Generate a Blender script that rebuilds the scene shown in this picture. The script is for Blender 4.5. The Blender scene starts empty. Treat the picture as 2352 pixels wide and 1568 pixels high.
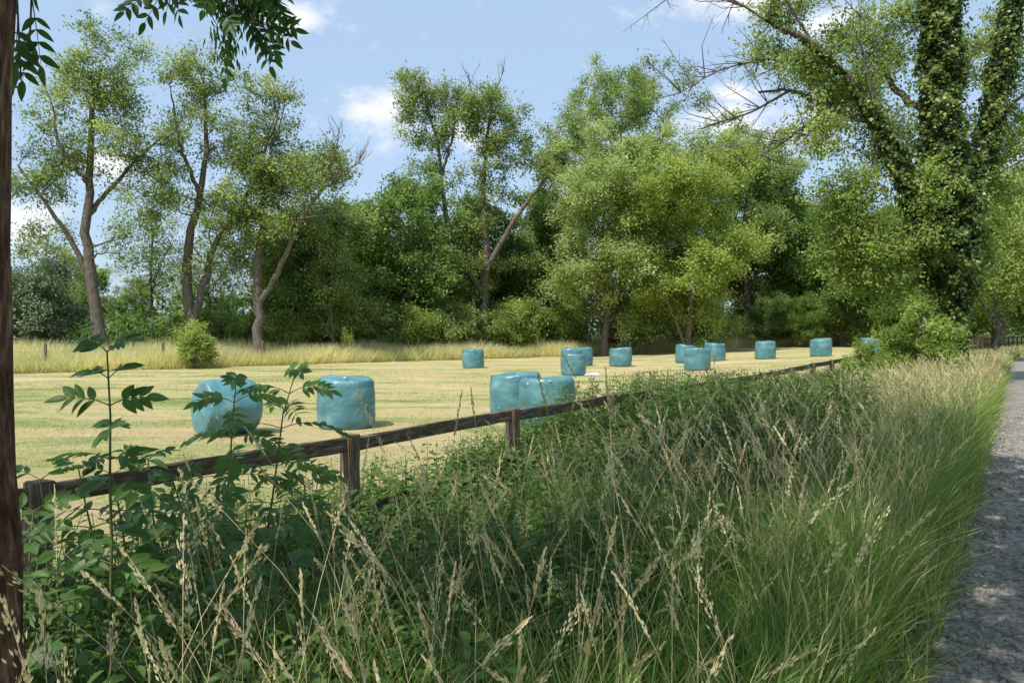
import bpy, math, numpy as np, time, bmesh
from mathutils import Vector
T0=time.time()
rng=np.random.default_rng(11)
scene=bpy.context.scene
COL=scene.collection
R=math.radians
# ------------------------------------------------------------------ terrain
D0,D1=.537,.8436
def shift(s): return .0015*np.clip(s-35,0,60)**2
def sp(x,y):
    s=x*D0+y*D1; p=x*D1-y*D0
    return s,p-shift(s)
def xy(s,p):
    q=p+shift(s)
    return s*D0+q*D1, s*D1-q*D0
def sst(a,lo,hi):
    t=np.clip((a-lo)/(hi-lo),0,1); return t*t*(3-2*t)
def yedge(x): return np.interp(x,[-90,-60,-26,-6,9,36,60,90],[20,30,42,60,72,80,90,96])
def H(x,y):
    x=np.asarray(x,float);y=np.asarray(y,float)
    s,p=sp(x,y)
    zf=.04*np.clip(x-7,0,16)*sst(y,20,50)+.5*sst(y-yedge(x),0,9)+.025*np.sin(x*.35+1)*np.cos(y*.27)
    bank=np.interp(p,[-4.5,-.75,-.5,3.2,4,8],[.48,.65,.7,.7,.78,.8])
    w=sst(p,-7,-4.5)
    return zf*(1-w)+bank*w
# ------------------------------------------------------------------ mesh builder
def nrm(a): return a/(np.linalg.norm(a,axis=-1,keepdims=True)+1e-9)
class MB:
    def __init__(s): s.v=[];s.l=[];s.t=[];s.a=[];s.n=0
    def add(s,v,l,t,a=None):
        v=np.asarray(v,np.float32).reshape(-1,3)
        s.v.append(v);s.l.append(np.asarray(l,np.int32).ravel()+s.n);s.t.append(np.asarray(t,np.int32).ravel())
        s.a.append(np.zeros(len(v),np.float32) if a is None else np.asarray(a,np.float32).ravel());s.n+=len(v)
    def inst(s,tpl,P,Y,Z,sc,tint):
        tv,tl,tt=tpl
        N=len(P)
        if N==0:return
        Y=nrm(Y);Z=nrm(Z-(Z*Y).sum(-1,keepdims=True)*Y);X=np.cross(Y,Z)
        sc=np.asarray(sc,float)
        if sc.ndim==1: sc=np.repeat(sc[:,None],3,1)
        tv=np.asarray(tv,float)
        q=tv[None]*sc[:,None,:]
        V=P[:,None]+q[...,0:1]*X[:,None]+q[...,1:2]*Y[:,None]+q[...,2:3]*Z[:,None]
        k=len(tv)
        L=(np.asarray(tl)[None]+np.arange(N)[:,None]*k)
        s.add(V,L,np.tile(tt,N),np.repeat(tint,k))
    def tubes(s,P,Rr,m=5,tint=0.5):
        P=np.asarray(P,float);Rr=np.asarray(Rr,float)
        B,n,_=P.shape
        T=nrm(np.gradient(P,axis=1))
        ref=np.where(np.abs(T[:,:1,0:1])>.8,np.array([0.,1,0]),np.array([1.,0,0]))
        ref=np.broadcast_to(ref,T.shape)
        U=nrm(np.cross(T,ref));W=np.cross(T,U)
        a=np.arange(m)/m*2*np.pi
        V=P[:,:,None]+Rr[:,:,None,None]*(np.cos(a)[None,None,:,None]*U[:,:,None]+np.sin(a)[None,None,:,None]*W[:,:,None])
        i=np.arange(n-1)[:,None];j=np.arange(m)[None]
        f=np.stack([i*m+j,i*m+(j+1)%m,(i+1)*m+(j+1)%m,(i+1)*m+j],-1).reshape(-1,4)
        L=f[None]+(np.arange(B)*n*m)[:,None,None]
        s.add(V,L,np.full(B*len(f),4),np.full(B*n*m,tint))
    def mesh(s,name,mat,smooth=False):
        me=bpy.data.meshes.new(name)
        v=np.concatenate(s.v);l=np.concatenate(s.l);t=np.concatenate(s.t);a=np.concatenate(s.a)
        me.vertices.add(len(v));me.vertices.foreach_set('co',v.ravel())
        me.loops.add(len(l));me.loops.foreach_set('vertex_index',l)
        me.polygons.add(len(t));st=np.concatenate([[0],np.cumsum(t)[:-1]]).astype(np.int32)
        me.polygons.foreach_set('loop_start',st);me.polygons.foreach_set('loop_total',t)
        me.polygons.foreach_set('use_smooth',np.full(len(t),smooth))
        at=me.attributes.new('tint','FLOAT','POINT');at.data.foreach_set('value',a)
        me.update(calc_edges=True)
        me.materials.append(mat)
        return me
def link(name,me,parent=None,loc=None,**kw):
    o=bpy.data.objects.new(name,me);COL.objects.link(o)
    if parent is not None:o.parent=parent
    if loc is not None:o.location=loc
    for k,v in kw.items():o[k]=v
    return o
def empty(name,loc,label,cat,group=None):
    o=link(name,None,None,loc,label=label,category=cat)
    o.empty_display_size=.2
    if group:o['group']=group
    return o
def copy_thing(root,loc,rz=0,sc=1,label=None):
    n=root.copy();COL.objects.link(n);n.location=loc;n.rotation_euler=(0,0,rz)
    n.scale=(sc,sc,sc) if not isinstance(sc,tuple) else sc
    if label:n['label']=label
    for c in list(root.children):
        d=c.copy();COL.objects.link(d);d.parent=n
    return n
T_leaf=(np.array([[0,0,0],[.26,.42,.03],[0,1,0],[-.26,.42,.03]]),[0,1,2,3],[4])
def big_leaf(rows=6,w=.5,fold=.12,teeth=0.,droop=.12):
    v=[];t=np.linspace(0,1,rows+1)
    for i,a in enumerate(t):
        ww=w*.5*(math.sin(math.pi*min(1,a**.75))**.9 if 0<a<1 else 0.0)
        if teeth and 0<a<1: ww*=1+teeth*(1 if i%2 else -1)
        z=-droop*a*a
        v+=[[-ww,a,z+fold*ww*2],[0,a,z],[ww,a,z+fold*ww*2]]
    l=[];tt=[]
    for i in range(rows):
        a=i*3
        l+=[a,a+1,a+4,a+3,a+1,a+2,a+5,a+4];tt+=[4,4]
    return (np.array(v),l,tt)
T_ash=big_leaf(6,.38,.12)
T_broad=big_leaf(6,.44,.15,0,.15)
T_nettle=big_leaf(9,.52,.15,.13,.2)
# ------------------------------------------------------------------ materials
def newmat(name):
    m=bpy.data.materials.new(name);m.use_nodes=True
    nt=m.node_tree;nt.nodes.clear()
    return m,nt
def N(nt,t,**kw):
    n=nt.nodes.new(t)
    for k,v in kw.items(): setattr(n,k,v)
    return n
def ramp(nt,stops):
    r=nt.nodes.new('ShaderNodeValToRGB');e=r.color_ramp.elements
    e[0].position=stops[0][0];e[0].color=(*stops[0][1],1)
    e[1].position=stops[-1][0];e[1].color=(*stops[-1][1],1)
    for p,c in stops[1:-1]:
        q=e.new(p);q.color=(*c,1)
    return r
def leafmat(name,stops,trans=.35,rough=.5,tc=1.3,spec=.35):
    m,nt=newmat(name);L=nt.links
    at=N(nt,'ShaderNodeAttribute',attribute_name='tint')
    r=ramp(nt,stops);L.new(at.outputs['Fac'],r.inputs['Fac'])
    b=N(nt,'ShaderNodeBsdfPrincipled');b.inputs['Roughness'].default_value=rough
    b.inputs['Specular IOR Level'].default_value=spec
    L.new(r.outputs[0],b.inputs['Base Color'])
    tr=N(nt,'ShaderNodeBsdfTranslucent')
    mx=N(nt,'ShaderNodeMix',data_type='RGBA',blend_type='MULTIPLY');mx.inputs[0].default_value=1
    L.new(r.outputs[0],mx.inputs[6]);mx.inputs[7].default_value=(tc*1.15,tc*1.25,tc*.6,1)
    L.new(mx.outputs[2],tr.inputs['Color'])
    ms=N(nt,'ShaderNodeMixShader');ms.inputs[0].default_value=trans
    L.new(b.outputs[0],ms.inputs[1]);L.new(tr.outputs[0],ms.inputs[2])
    o=N(nt,'ShaderNodeOutputMaterial');L.new(ms.outputs[0],o.inputs['Surface'])
    return m
def noisemat(name,stops,scale=(1,1,1),nscale=5,detail=6,bump=.3,bdist=.02,rough=.85,stops2=None,n2=1.0,spec=.2):
    m,nt=newmat(name);L=nt.links
    tc=N(nt,'ShaderNodeTexCoord');mp=N(nt,'ShaderNodeMapping');mp.inputs['Scale'].default_value=scale
    L.new(tc.outputs['Object'],mp.inputs['Vector'])
    n=N(nt,'ShaderNodeTexNoise');n.inputs['Scale'].default_value=nscale;n.inputs['Detail'].default_value=detail
    n.inputs['Roughness'].default_value=.65
    L.new(mp.outputs[0],n.inputs['Vector'])
    r=ramp(nt,stops);L.new(n.outputs['Fac'],r.inputs['Fac'])
    col=r.outputs[0]
    if stops2:
        k=N(nt,'ShaderNodeTexNoise');k.inputs['Scale'].default_value=n2;k.inputs['Detail'].default_value=3
        L.new(tc.outputs['Object'],k.inputs['Vector'])
        r2=ramp(nt,stops2);L.new(k.outputs['Fac'],r2.inputs['Fac'])
        mx=N(nt,'ShaderNodeMix',data_type='RGBA',blend_type='MULTIPLY');mx.inputs[0].default_value=1
        L.new(col,mx.inputs[6]);L.new(r2.outputs[0],mx.inputs[7]);col=mx.outputs[2]
    b=N(nt,'ShaderNodeBsdfPrincipled');b.inputs['Roughness'].default_value=rough
    b.inputs['Specular IOR Level'].default_value=spec
    L.new(col,b.inputs['Base Color'])
    bp=N(nt,'ShaderNodeBump');bp.inputs['Strength'].default_value=bump;bp.inputs['Distance'].default_value=bdist
    L.new(n.outputs['Fac'],bp.inputs['Height']);L.new(bp.outputs[0],b.inputs['Normal'])
    o=N(nt,'ShaderNodeOutputMaterial');L.new(b.outputs[0],o.inputs['Surface'])
    return m
M_ashleaf=leafmat('ash_leaves',[(0,(.10,.15,.035)),(.5,(.22,.285,.08)),(1,(.42,.475,.19))],.45,tc=1.4)
M_dark=leafmat('dark_leaves',[(0,(.065,.125,.03)),(.5,(.155,.245,.06)),(1,(.31,.39,.125))],.44,tc=1.4)
M_light=leafmat('light_leaves',[(0,(.18,.23,.06)),(.5,(.33,.395,.15)),(1,(.53,.58,.31))],.46)
M_yel=leafmat('yellow_green_leaves',[(0,(.17,.225,.037)),(.5,(.31,.38,.09)),(1,(.46,.51,.17))],.48)
M_willow=leafmat('grey_leaves',[(0,(.09,.13,.07)),(.5,(.18,.235,.14)),(1,(.32,.38,.25))],.25)
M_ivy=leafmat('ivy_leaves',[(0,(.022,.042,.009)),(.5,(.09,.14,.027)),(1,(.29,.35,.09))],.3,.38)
M_ivycrown=leafmat('ivy_tree_leaves',[(0,(.13,.19,.035)),(.5,(.26,.34,.075)),(1,(.42,.48,.15))],.5)
M_fore=leafmat('foreground_leaves',[(0,(.035,.08,.016)),(.5,(.08,.165,.033)),(1,(.15,.255,.054))],.42,.42)
M_nettle=leafmat('nettle_leaves',[(0,(.04,.09,.015)),(.5,(.095,.175,.033)),(1,(.19,.29,.065))],.4,.5)
M_grass=leafmat('verge_grass',[(0,(.055,.12,.018)),(.35,(.135,.23,.040)),(.65,(.32,.36,.11)),(1,(.66,.56,.30))],.4,.5)
M_seed=leafmat('seed_heads',[(0,(.46,.37,.20)),(.5,(.72,.60,.36)),(1,(.90,.79,.52))],.35,.6,1.0)
M_straw=leafmat('meadow_grass',[(0,(.42,.44,.20)),(.5,(.72,.66,.40)),(1,(.90,.81,.58))],.45,.6,.9)
M_stub=leafmat('stubble',[(0,(.27,.33,.11)),(.45,(.51,.45,.22)),(1,(.72,.61,.38))],.3,.6,1.0)
M_bark=noisemat('bark',[(.3,(.05,.04,.03)),(.5,(.145,.12,.095)),(.7,(.26,.225,.185))],(3,3,.8),4,8,.9,.08)
M_barknear=noisemat('bark_near',[(.3,(.04,.02,.011)),(.5,(.20,.097,.053)),(.66,(.44,.27,.17))],(7,7,2.6),4,11,1,.04,.9,[(.38,(.5,.42,.36)),(.55,(1,1,1)),(.66,(1.2,1.5,1.05))],6)
M_wood=noisemat('weathered_wood',[(.3,(.055,.038,.025)),(.5,(.18,.13,.086)),(.72,(.37,.29,.20))],(2,2,14),3,8,.8,.02,.85,[(.4,(.7,.7,.7)),(.65,(1,1,.95)),(.75,(.8,1.15,.7))],4)
M_post=noisemat('post_wood',[(.3,(.055,.038,.025)),(.5,(.18,.13,.088)),(.72,(.37,.29,.205))],(14,14,1.5),3,8,.8,.02)
M_core=noisemat('ivy_dark_core',[(.3,(.010,.017,.006)),(.7,(.03,.045,.015))],(1,1,1),6,4,.5,.05)  # near-black green, standing in for shade inside the ivy
M_stem=noisemat('green_stem',[(.3,(.08,.11,.03)),(.7,(.18,.18,.08))],(1,1,1),20,3,.2,.005)
M_stone=noisemat('gravel_stones',[(.3,(.15,.133,.118)),(.5,(.275,.248,.22)),(.7,(.46,.42,.375))],(1,1,1),9,3,.3,.003,.85)
# ground material
m,nt=newmat('ground');L=nt.links
tc=N(nt,'ShaderNodeTexCoord')
zone=N(nt,'ShaderNodeAttribute',attribute_name='tint')
mp=N(nt,'ShaderNodeMapping');mp.inputs['Rotation'].default_value=(0,0,R(12));mp.inputs['Scale'].default_value=(.16,.42,1)
L.new(tc.outputs['Object'],mp.inputs['Vector'])
n1=N(nt,'ShaderNodeTexNoise');n1.inputs['Scale'].default_value=.9;n1.inputs['Detail'].default_value=9;n1.inputs['Roughness'].default_value=.74;n1.inputs['Distortion'].default_value=1.1
L.new(mp.outputs[0],n1.inputs['Vector'])
n2=N(nt,'ShaderNodeTexNoise');n2.inputs['Scale'].default_value=4;n2.inputs['Detail'].default_value=10;n2.inputs['Roughness'].default_value=.8
L.new(tc.outputs['Object'],n2.inputs['Vector'])
mix=N(nt,'ShaderNodeMath',operation='MULTIPLY_ADD');mix.inputs[1].default_value=.32
L.new(n2.outputs['Fac'],mix.inputs[0])
s6=N(nt,'ShaderNodeMath',operation='MULTIPLY_ADD');s6.inputs[1].default_value=.85;s6.inputs[2].default_value=-.06;L.new(n1.outputs['Fac'],s6.inputs[0]);L.new(s6.outputs[0],mix.inputs[2])
rf=ramp(nt,[(.42,(.18,.235,.07)),(.48,(.34,.35,.135)),(.53,(.50,.42,.20)),(.59,(.52,.385,.22)),(.67,(.68,.57,.37))])
L.new(mix.outputs[0],rf.inputs['Fac'])
n3=N(nt,'ShaderNodeTexNoise');n3.inputs['Scale'].default_value=14;n3.inputs['Detail'].default_value=8
L.new(tc.outputs['Object'],n3.inputs['Vector'])
rv=ramp(nt,[(.35,(.03,.04,.015)),(.55,(.07,.085,.03)),(.7,(.15,.14,.06))]);L.new(n3.outputs['Fac'],rv.inputs['Fac'])
mx=N(nt,'ShaderNodeMix',data_type='RGBA');L.new(zone.outputs['Fac'],mx.inputs[0]);L.new(rf.outputs[0],mx.inputs[6]);L.new(rv.outputs[0],mx.inputs[7])
b=N(nt,'ShaderNodeBsdfPrincipled');b.inputs['Roughness'].default_value=.95;b.inputs['Specular IOR Level'].default_value=.1
L.new(mx.outputs[2],b.inputs['Base Color'])
bp=N(nt,'ShaderNodeBump');bp.inputs['Strength'].default_value=.9;bp.inputs['Distance'].default_value=.1
L.new(n2.outputs['Fac'],bp.inputs['Height']);L.new(bp.outputs[0],b.inputs['Normal'])
o=N(nt,'ShaderNodeOutputMaterial');L.new(b.outputs[0],o.inputs['Surface'])
M_ground=m
# gravel path
m,nt=newmat('gravel');L=nt.links
tc=N(nt,'ShaderNodeTexCoord')
vo=N(nt,'ShaderNodeTexVoronoi');vo.inputs['Scale'].default_value=38;L.new(tc.outputs['Object'],vo.inputs['Vector'])
n1=N(nt,'ShaderNodeTexNoise');n1.inputs['Scale'].default_value=1.3;n1.inputs['Detail'].default_value=6;L.new(tc.outputs['Object'],n1.inputs['Vector'])
sepc=N(nt,'ShaderNodeSeparateColor');L.new(vo.outputs['Color'],sepc.inputs[0])
ad=N(nt,'ShaderNodeMath',operation='MULTIPLY_ADD');ad.inputs[1].default_value=.4;L.new(sepc.outputs[0],ad.inputs[0])
sc=N(nt,'ShaderNodeMath',operation='MULTIPLY');sc.inputs[1].default_value=.6;L.new(n1.outputs['Fac'],sc.inputs[0]);L.new(sc.outputs[0],ad.inputs[2])
r=ramp(nt,[(.25,(.13,.117,.105)),(.5,(.245,.22,.197)),(.8,(.41,.37,.33))]);L.new(ad.outputs[0],r.inputs['Fac'])
b=N(nt,'ShaderNodeBsdfPrincipled');b.inputs['Roughness'].default_value=.9;b.inputs['Specular IOR Level'].default_value=.15
L.new(r.outputs[0],b.inputs['Base Color'])
bp=N(nt,'ShaderNodeBump');bp.invert=True;bp.inputs['Strength'].default_value=.8;bp.inputs['Distance'].default_value=.015
L.new(vo.outputs['Distance'],bp.inputs['Height']);L.new(bp.outputs[0],b.inputs['Normal'])
o=N(nt,'ShaderNodeOutputMaterial');L.new(b.outputs[0],o.inputs['Surface'])
M_gravel=m
# bale film
m,nt=newmat('bale_film');L=nt.links
tc=N(nt,'ShaderNodeTexCoord')
oi=N(nt,'ShaderNodeObjectInfo')
va=N(nt,'ShaderNodeVectorMath',operation='ADD');L.new(tc.outputs['Object'],va.inputs[0])
cx=N(nt,'ShaderNodeMath',operation='MULTIPLY');cx.inputs[1].default_value=37;L.new(oi.outputs['Random'],cx.inputs[0]);L.new(cx.outputs[0],va.inputs[1])
mp=N(nt,'ShaderNodeMapping');mp.inputs['Scale'].default_value=(1.3,1.3,2.0);mp.inputs['Rotation'].default_value=(.25,.1,0);L.new(va.outputs[0],mp.inputs['Vector'])
n1=N(nt,'ShaderNodeTexNoise');n1.inputs['Scale'].default_value=1.3;n1.inputs['Detail'].default_value=4;n1.inputs['Roughness'].default_value=.48;n1.inputs['Distortion'].default_value=.3
L.new(mp.outputs[0],n1.inputs['Vector'])
r=ramp(nt,[(.3,(.06,.17,.20)),(.47,(.08,.215,.24)),(.6,(.11,.265,.28)),(.8,(.21,.37,.38))]);L.new(n1.outputs['Fac'],r.inputs['Fac'])
n4=N(nt,'ShaderNodeTexNoise');n4.inputs['Scale'].default_value=7;n4.inputs['Detail'].default_value=6;L.new(va.outputs[0],n4.inputs['Vector'])
r4=ramp(nt,[(.66,(0,0,0)),(.71,(1,1,1))]);L.new(n4.outputs['Fac'],r4.inputs['Fac'])
mx=N(nt,'ShaderNodeMix',data_type='RGBA');L.new(r4.outputs[0],mx.inputs[0]);L.new(r.outputs[0],mx.inputs[6]);mx.inputs[7].default_value=(.42,.47,.40,1)
b=N(nt,'ShaderNodeBsdfPrincipled');b.inputs['Roughness'].default_value=.36;b.inputs['Specular IOR Level'].default_value=.6
L.new(mx.outputs[2],b.inputs['Base Color'])
n5=N(nt,'ShaderNodeTexNoise');n5.inputs['Scale'].default_value=2.0;n5.inputs['Detail'].default_value=5;n5.inputs['Roughness'].default_value=.46;n5.inputs['Distortion'].default_value=1.3
L.new(mp.outputs[0],n5.inputs['Vector'])
bp=N(nt,'ShaderNodeBump');bp.inputs['Strength'].default_value=.48;bp.inputs['Distance'].default_value=.06
L.new(n5.outputs['Fac'],bp.inputs['Height']);L.new(bp.outputs[0],b.inputs['Normal'])
o=N(nt,'ShaderNodeOutputMaterial');L.new(b.outputs[0],o.inputs['Surface'])
M_film=m
M_white=noisemat('white_film',[(.3,(.55,.57,.58)),(.7,(.8,.8,.8))],(1,1,1),8,3,.4,.02,.5)

# ------------------------------------------------------------------ ground + path
def grid_obj(name,X,Y,Z,mat,a,smooth=True):
    ny,nx=X.shape
    mb=MB();i=np.arange(ny-1)[:,None];j=np.arange(nx-1)[None]
    f=np.stack([i*nx+j,i*nx+j+1,(i+1)*nx+j+1,(i+1)*nx+j],-1).reshape(-1,4)
    mb.add(np.stack([X,Y,Z],-1),f,np.full(len(f),4),a)
    return link(name,mb.mesh(name,mat,smooth),kind='structure')
g=np.linspace(-1,1,420);gx=np.sinh(g*5.2)/np.sinh(5.2)*900
gy=np.sinh(g*5.2)/np.sinh(5.2)*900+8
X,Y=np.meshgrid(gx,gy);Z=H(X,Y)
s,p=sp(X,Y)
zz=np.maximum(sst(p,-6.6,-5.2),sst(Y-yedge(X),-.5,1.5))
grid_obj('ground',X,Y,Z,M_ground,zz)
S=np.concatenate([np.linspace(-12,20,120),np.linspace(20.5,150,160)]);Pp=np.linspace(0,1,14)
SS,PP=np.meshgrid(S,Pp)
wob=.06*np.sin(SS*1.7)+.05*np.sin(SS*4.1+1)+.03*np.sin(SS*9.3)
PP2=-.52+wob+(3.62)*PP
x,y=xy(SS,PP2);grid_obj('gravel_path',x,y,H(x,y)+.015+.012*np.sin(PP*np.pi),M_gravel,PP*0)
bm=bmesh.new();bmesh.ops.create_icosphere(bm,subdivisions=1,radius=1);
iv=np.array([v.co[:] for v in bm.verts]);il=[v.index for f in bm.faces for v in f.verts];it=[3]*len(bm.faces);bm.free()
T_stone=(iv*(1+.12*rng.standard_normal(iv.shape)),il,it)
n=22000;s=1.5+18*rng.random(n)**1.6;p=-.7+3.6*rng.random(n)**1.2
x,y=xy(s,p);P=np.stack([x,y,H(x,y)+.022],-1)
mb=MB();mb.inst(T_stone,P,rng.standard_normal((n,3)),rng.standard_normal((n,3)),(.007+.024*rng.random((n,1))**2)*(.6+.6*rng.random((n,3))),rng.random(n))
link('gravel_stones',mb.mesh('gravel_stones',M_stone),kind='stuff',label='loose grey gravel stones lying on the path',category='gravel')

# ------------------------------------------------------------------ trees
def interp_poly(pts,n):
    pts=np.asarray(pts,float);d=np.r_[0,np.cumsum(np.linalg.norm(np.diff(pts,axis=0),axis=1))]
    t=np.linspace(0,d[-1],n)
    out=np.stack([np.interp(t,d,pts[:,i]) for i in range(3)],-1)
    for _ in range(2): out[1:-1]=(out[:-2]+2*out[1:-1]+out[2:])/4
    return out
def grow(limbs,blobs,k,nb,twigs,lpt,leaf,bare=[],tl=(.6,1.4),spread=.22,seed=1,wood_r=1.0,wob=.05,flare=.5,br=1.,ex=.5):
    r=np.random.default_rng(seed)
    W=MB();C=MB()
    nodes=[];nr=[]
    for pts,r0,r1 in limbs:
        P=np.array([[a[0]*k,(a[2] if len(a)>2 else 0),a[1]*k] for a in pts])
        P=interp_poly(P,22);P[1:-1]+=r.standard_normal((20,3))*np.array([wob,wob,wob*.4])
        rr=np.linspace(r0,r1,22)
        if abs(P[0,2])<.1: rr=rr*(1+flare*np.exp(-P[:,2]/.5)); P[0,2]-=.3
        W.tubes(P[None],rr[None],12)
        nodes.append(P[5:]);nr.append(rr[5:])
    nodes=np.concatenate(nodes);nr=np.concatenate(nr)
    A=[];ws=np.array([b[4] for b in blobs],float);cnt=np.maximum(1,(ws/ws.sum()*nb)).astype(int)
    for b,c in zip(blobs,cnt):
        d=nrm(r.standard_normal((c,3)))*r.random((c,1))**ex*br
        cy=b[5] if len(b)>5 else 0; ry=b[6] if len(b)>6 else b[2]*k*.85
        A.append(np.stack([(b[0]+d[:,0]*b[2])*k,cy+d[:,1]*ry,(b[1]+d[:,2]*b[3])*k],-1))
    A=np.concatenate(A)
    A=A[A[:,2]>.3]
    d0=np.array([np.min(np.linalg.norm(nodes-a,axis=1)) for a in A]);A=A[np.argsort(d0)]
    BP=[];BR=[]
    for a in A:
        dd=np.linalg.norm(nodes-a,axis=1)+.9*np.maximum(0,nodes[:,2]-a[2]+.3)
        i=int(np.argmin(dd));p0=nodes[i];Ld=np.linalg.norm(a-p0)
        c=p0*.45+a*.55+np.array([0,0,.12*Ld])+r.standard_normal(3)*.1*Ld
        t=np.linspace(0,1,7)[:,None]
        P=(1-t)**2*p0+2*t*(1-t)*c+t*t*a
        P[1:-1]+=r.standard_normal((5,3))*.035*Ld
        rr=np.linspace(min(nr[i]*.75,(.022*Ld+.025)*wood_r),.013*wood_r,7)
        BP.append(P);BR.append(rr);nodes=np.concatenate([nodes,P[2:]]);nr=np.concatenate([nr,rr[2:]])
    BP=np.array(BP);BR=np.array(BR);W.tubes(BP,BR,5)
    nB=len(BP);bi=np.repeat(np.arange(nB),twigs);M=len(bi)
    f=.35+.65*r.random(M)**.7;q=f*6;i0=np.minimum(q.astype(int),5);fr=(q-i0)[:,None]
    p0=BP[bi,i0]*(1-fr)+BP[bi,i0+1]*fr
    bd=nrm(BP[bi,6]-BP[bi,3])
    dr=nrm(bd*.6+r.standard_normal((M,3))*.8+np.array([0,0,.25]))
    ln=(tl[0]+(tl[1]-tl[0])*r.random(M))[:,None]
    p2=p0+dr*ln;p1=(p0+p2)/2+r.standard_normal((M,3))*.08*ln+np.array([0,0,.1])*ln
    TW=np.stack([p0,p1,p2],1);W.tubes(TW,np.tile(np.array([.012,.009,.004])*wood_r,(M,1)),3)
    li=np.repeat(np.arange(M),lpt);K=len(li)
    t=(.2+.85*r.random(K))[:,None]
    P=TW[li,0]*(1-t)+TW[li,2]*t+r.standard_normal((K,3))*spread*np.array([1,1,.7])
    Yd=dr[li]*.5+r.standard_normal((K,3))*.7+np.array([0,0,-.15])
    Zd=r.standard_normal((K,3))*.5+np.array([-.4,-.5,.9])
    tint=np.clip(.45+.18*r.standard_normal(M)[li]+.12*r.standard_normal(K)+.18*r.standard_normal(nB)[bi][li],0,1)
    C.inst(T_leaf,P,Yd,Zd,leaf*(.65+.7*r.random(K)),tint)
    for (pts,nt_) in bare:
        P=interp_poly(np.array([[a[0]*k,(a[2] if len(a)>2 else 0),a[1]*k] for a in pts]),12)
        W.tubes(P[None],np.linspace(.07,.02,12)[None]*wood_r,5)
        sp_=P[3:][r.integers(0,9,nt_)];dr2=nrm((P[-1]-P[0])/np.linalg.norm(P[-1]-P[0])*.8+r.standard_normal((nt_,3))*.55+np.array([0,0,.3]))
        l2=(.6+1.6*r.random(nt_))[:,None]
        q1=sp_+dr2*l2*.5+r.standard_normal((nt_,3))*.08;q2=sp_+dr2*l2+r.standard_normal((nt_,3))*.15
        W.tubes(np.stack([sp_,q1,q2],1),np.tile(np.array([.028,.018,.007])*wood_r,(nt_,1)),4)
        s2=np.repeat(np.arange(nt_),4);d3=nrm(dr2[s2]+r.standard_normal((len(s2),3))*.6)
        a0=sp_[s2]+(q2-sp_)[s2]*(.3+.6*r.random((len(s2),1)));a2=a0+d3*.6*r.random((len(s2),1))
        W.tubes(np.stack([a0,(a0+a2)/2,a2],1),np.tile(np.array([.013,.009,.004])*wood_r,(len(s2),1)),3)
    return W,C
def tree(name,loc,label,W,C,mat,barkm=None,cat='tree',group='trees along the edge of the field',parts=('trunk','crown')):
    root=empty(name,loc,label,cat,group)
    link(parts[0],W.mesh(name+'_'+parts[0],barkm or M_bark,True),root)
    link(parts[1],C.mesh(name+'_'+parts[1],mat),root)
    return root
def at(x,y,dz=0): return (x,y,float(H(x,y))+dz)
# T1
W,C=grow([([(0,0),(-8,60),(-23,150),(-38,315),(-33,445,.5),(-25,560),(0,660)],.42,.12),
          ([(-18,140),(-60,250),(-110,350,-1),(-170,430,-1)],.22,.06),
          ([(-38,320),(0,390,1),(60,470,1.5),(110,520,2)],.18,.05),
          ([(-36,400),(-80,480,-1),(-90,560,-1)],.15,.05)],
   [(5,655,110,85,26),(-20,560,130,60,14),(60,480,130,75,22),(-100,480,80,70,12),(-150,400,60,65,9),(120,370,70,60,9),(-130,260,50,50,3),(70,270,50,50,4)],1/35.2,132,11,20,.20,spread=.27,seed=1,br=1.15,ex=.4)
tree('ash_tree',at(-26.7,52),'tall open ash with curving trunk and sparse crown',W,C,M_ashleaf)
# T2
W,C=grow([([(0,0),(-5,60),(-22,150),(-20,240),(10,370),(30,480),(20,620)],.42,.08),
          ([(-6,90),(25,180),(40,260),(90,330,1),(130,430,1),(180,560,1)],.28,.06),
          ([(10,370),(-20,470,-1),(-40,590,-1)],.16,.05)],
   [(0,630,80,75,17),(165,580,60,70,12),(50,520,90,55,12),(110,330,95,65,15),(150,450,65,70,10),(-40,400,55,70,6),(40,230,60,50,3)],1/33.9,105,11,20,.20,
   bare=[([(140,450,0),(190,560,0),(205,620,0)],8)],spread=.27,seed=2,br=1.15,ex=.4)
tree('ash_tree',at(-21.4,54),'forked ash with twin leaning stems and thin crown',W,C,M_ashleaf)
# T3
W,C=grow([([(0,0),(0,130),(-5,210),(10,290),(20,400),(40,520)],.36,.08),
          ([(0,125),(50,210),(110,325,-1),(160,390,-1),(190,420,-1)],.23,.06)],
   [(30,470,75,60,10),(110,410,90,50,20),(-20,370,85,75,17),(150,450,50,40,7),(70,290,90,50,9),(-50,450,50,50,4),(-50,250,50,50,4)],1/33.9,108,11,20,.20,
   bare=[([(150,385,-1),(205,420,-1),(245,450,-1)],18),([(100,320,-1),(170,330,-1),(220,320,-1)],10),([(40,500,0),(60,570,0),(65,610,0)],8),([(160,400,-1),(190,480,-1),(195,530,-1)],10)],spread=.27,seed=3,br=1.12,ex=.4)
tree('ash_tree',at(-17.2,54),'ash with a leaning fork and dead bare twigs',W,C,M_ashleaf)
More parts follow.
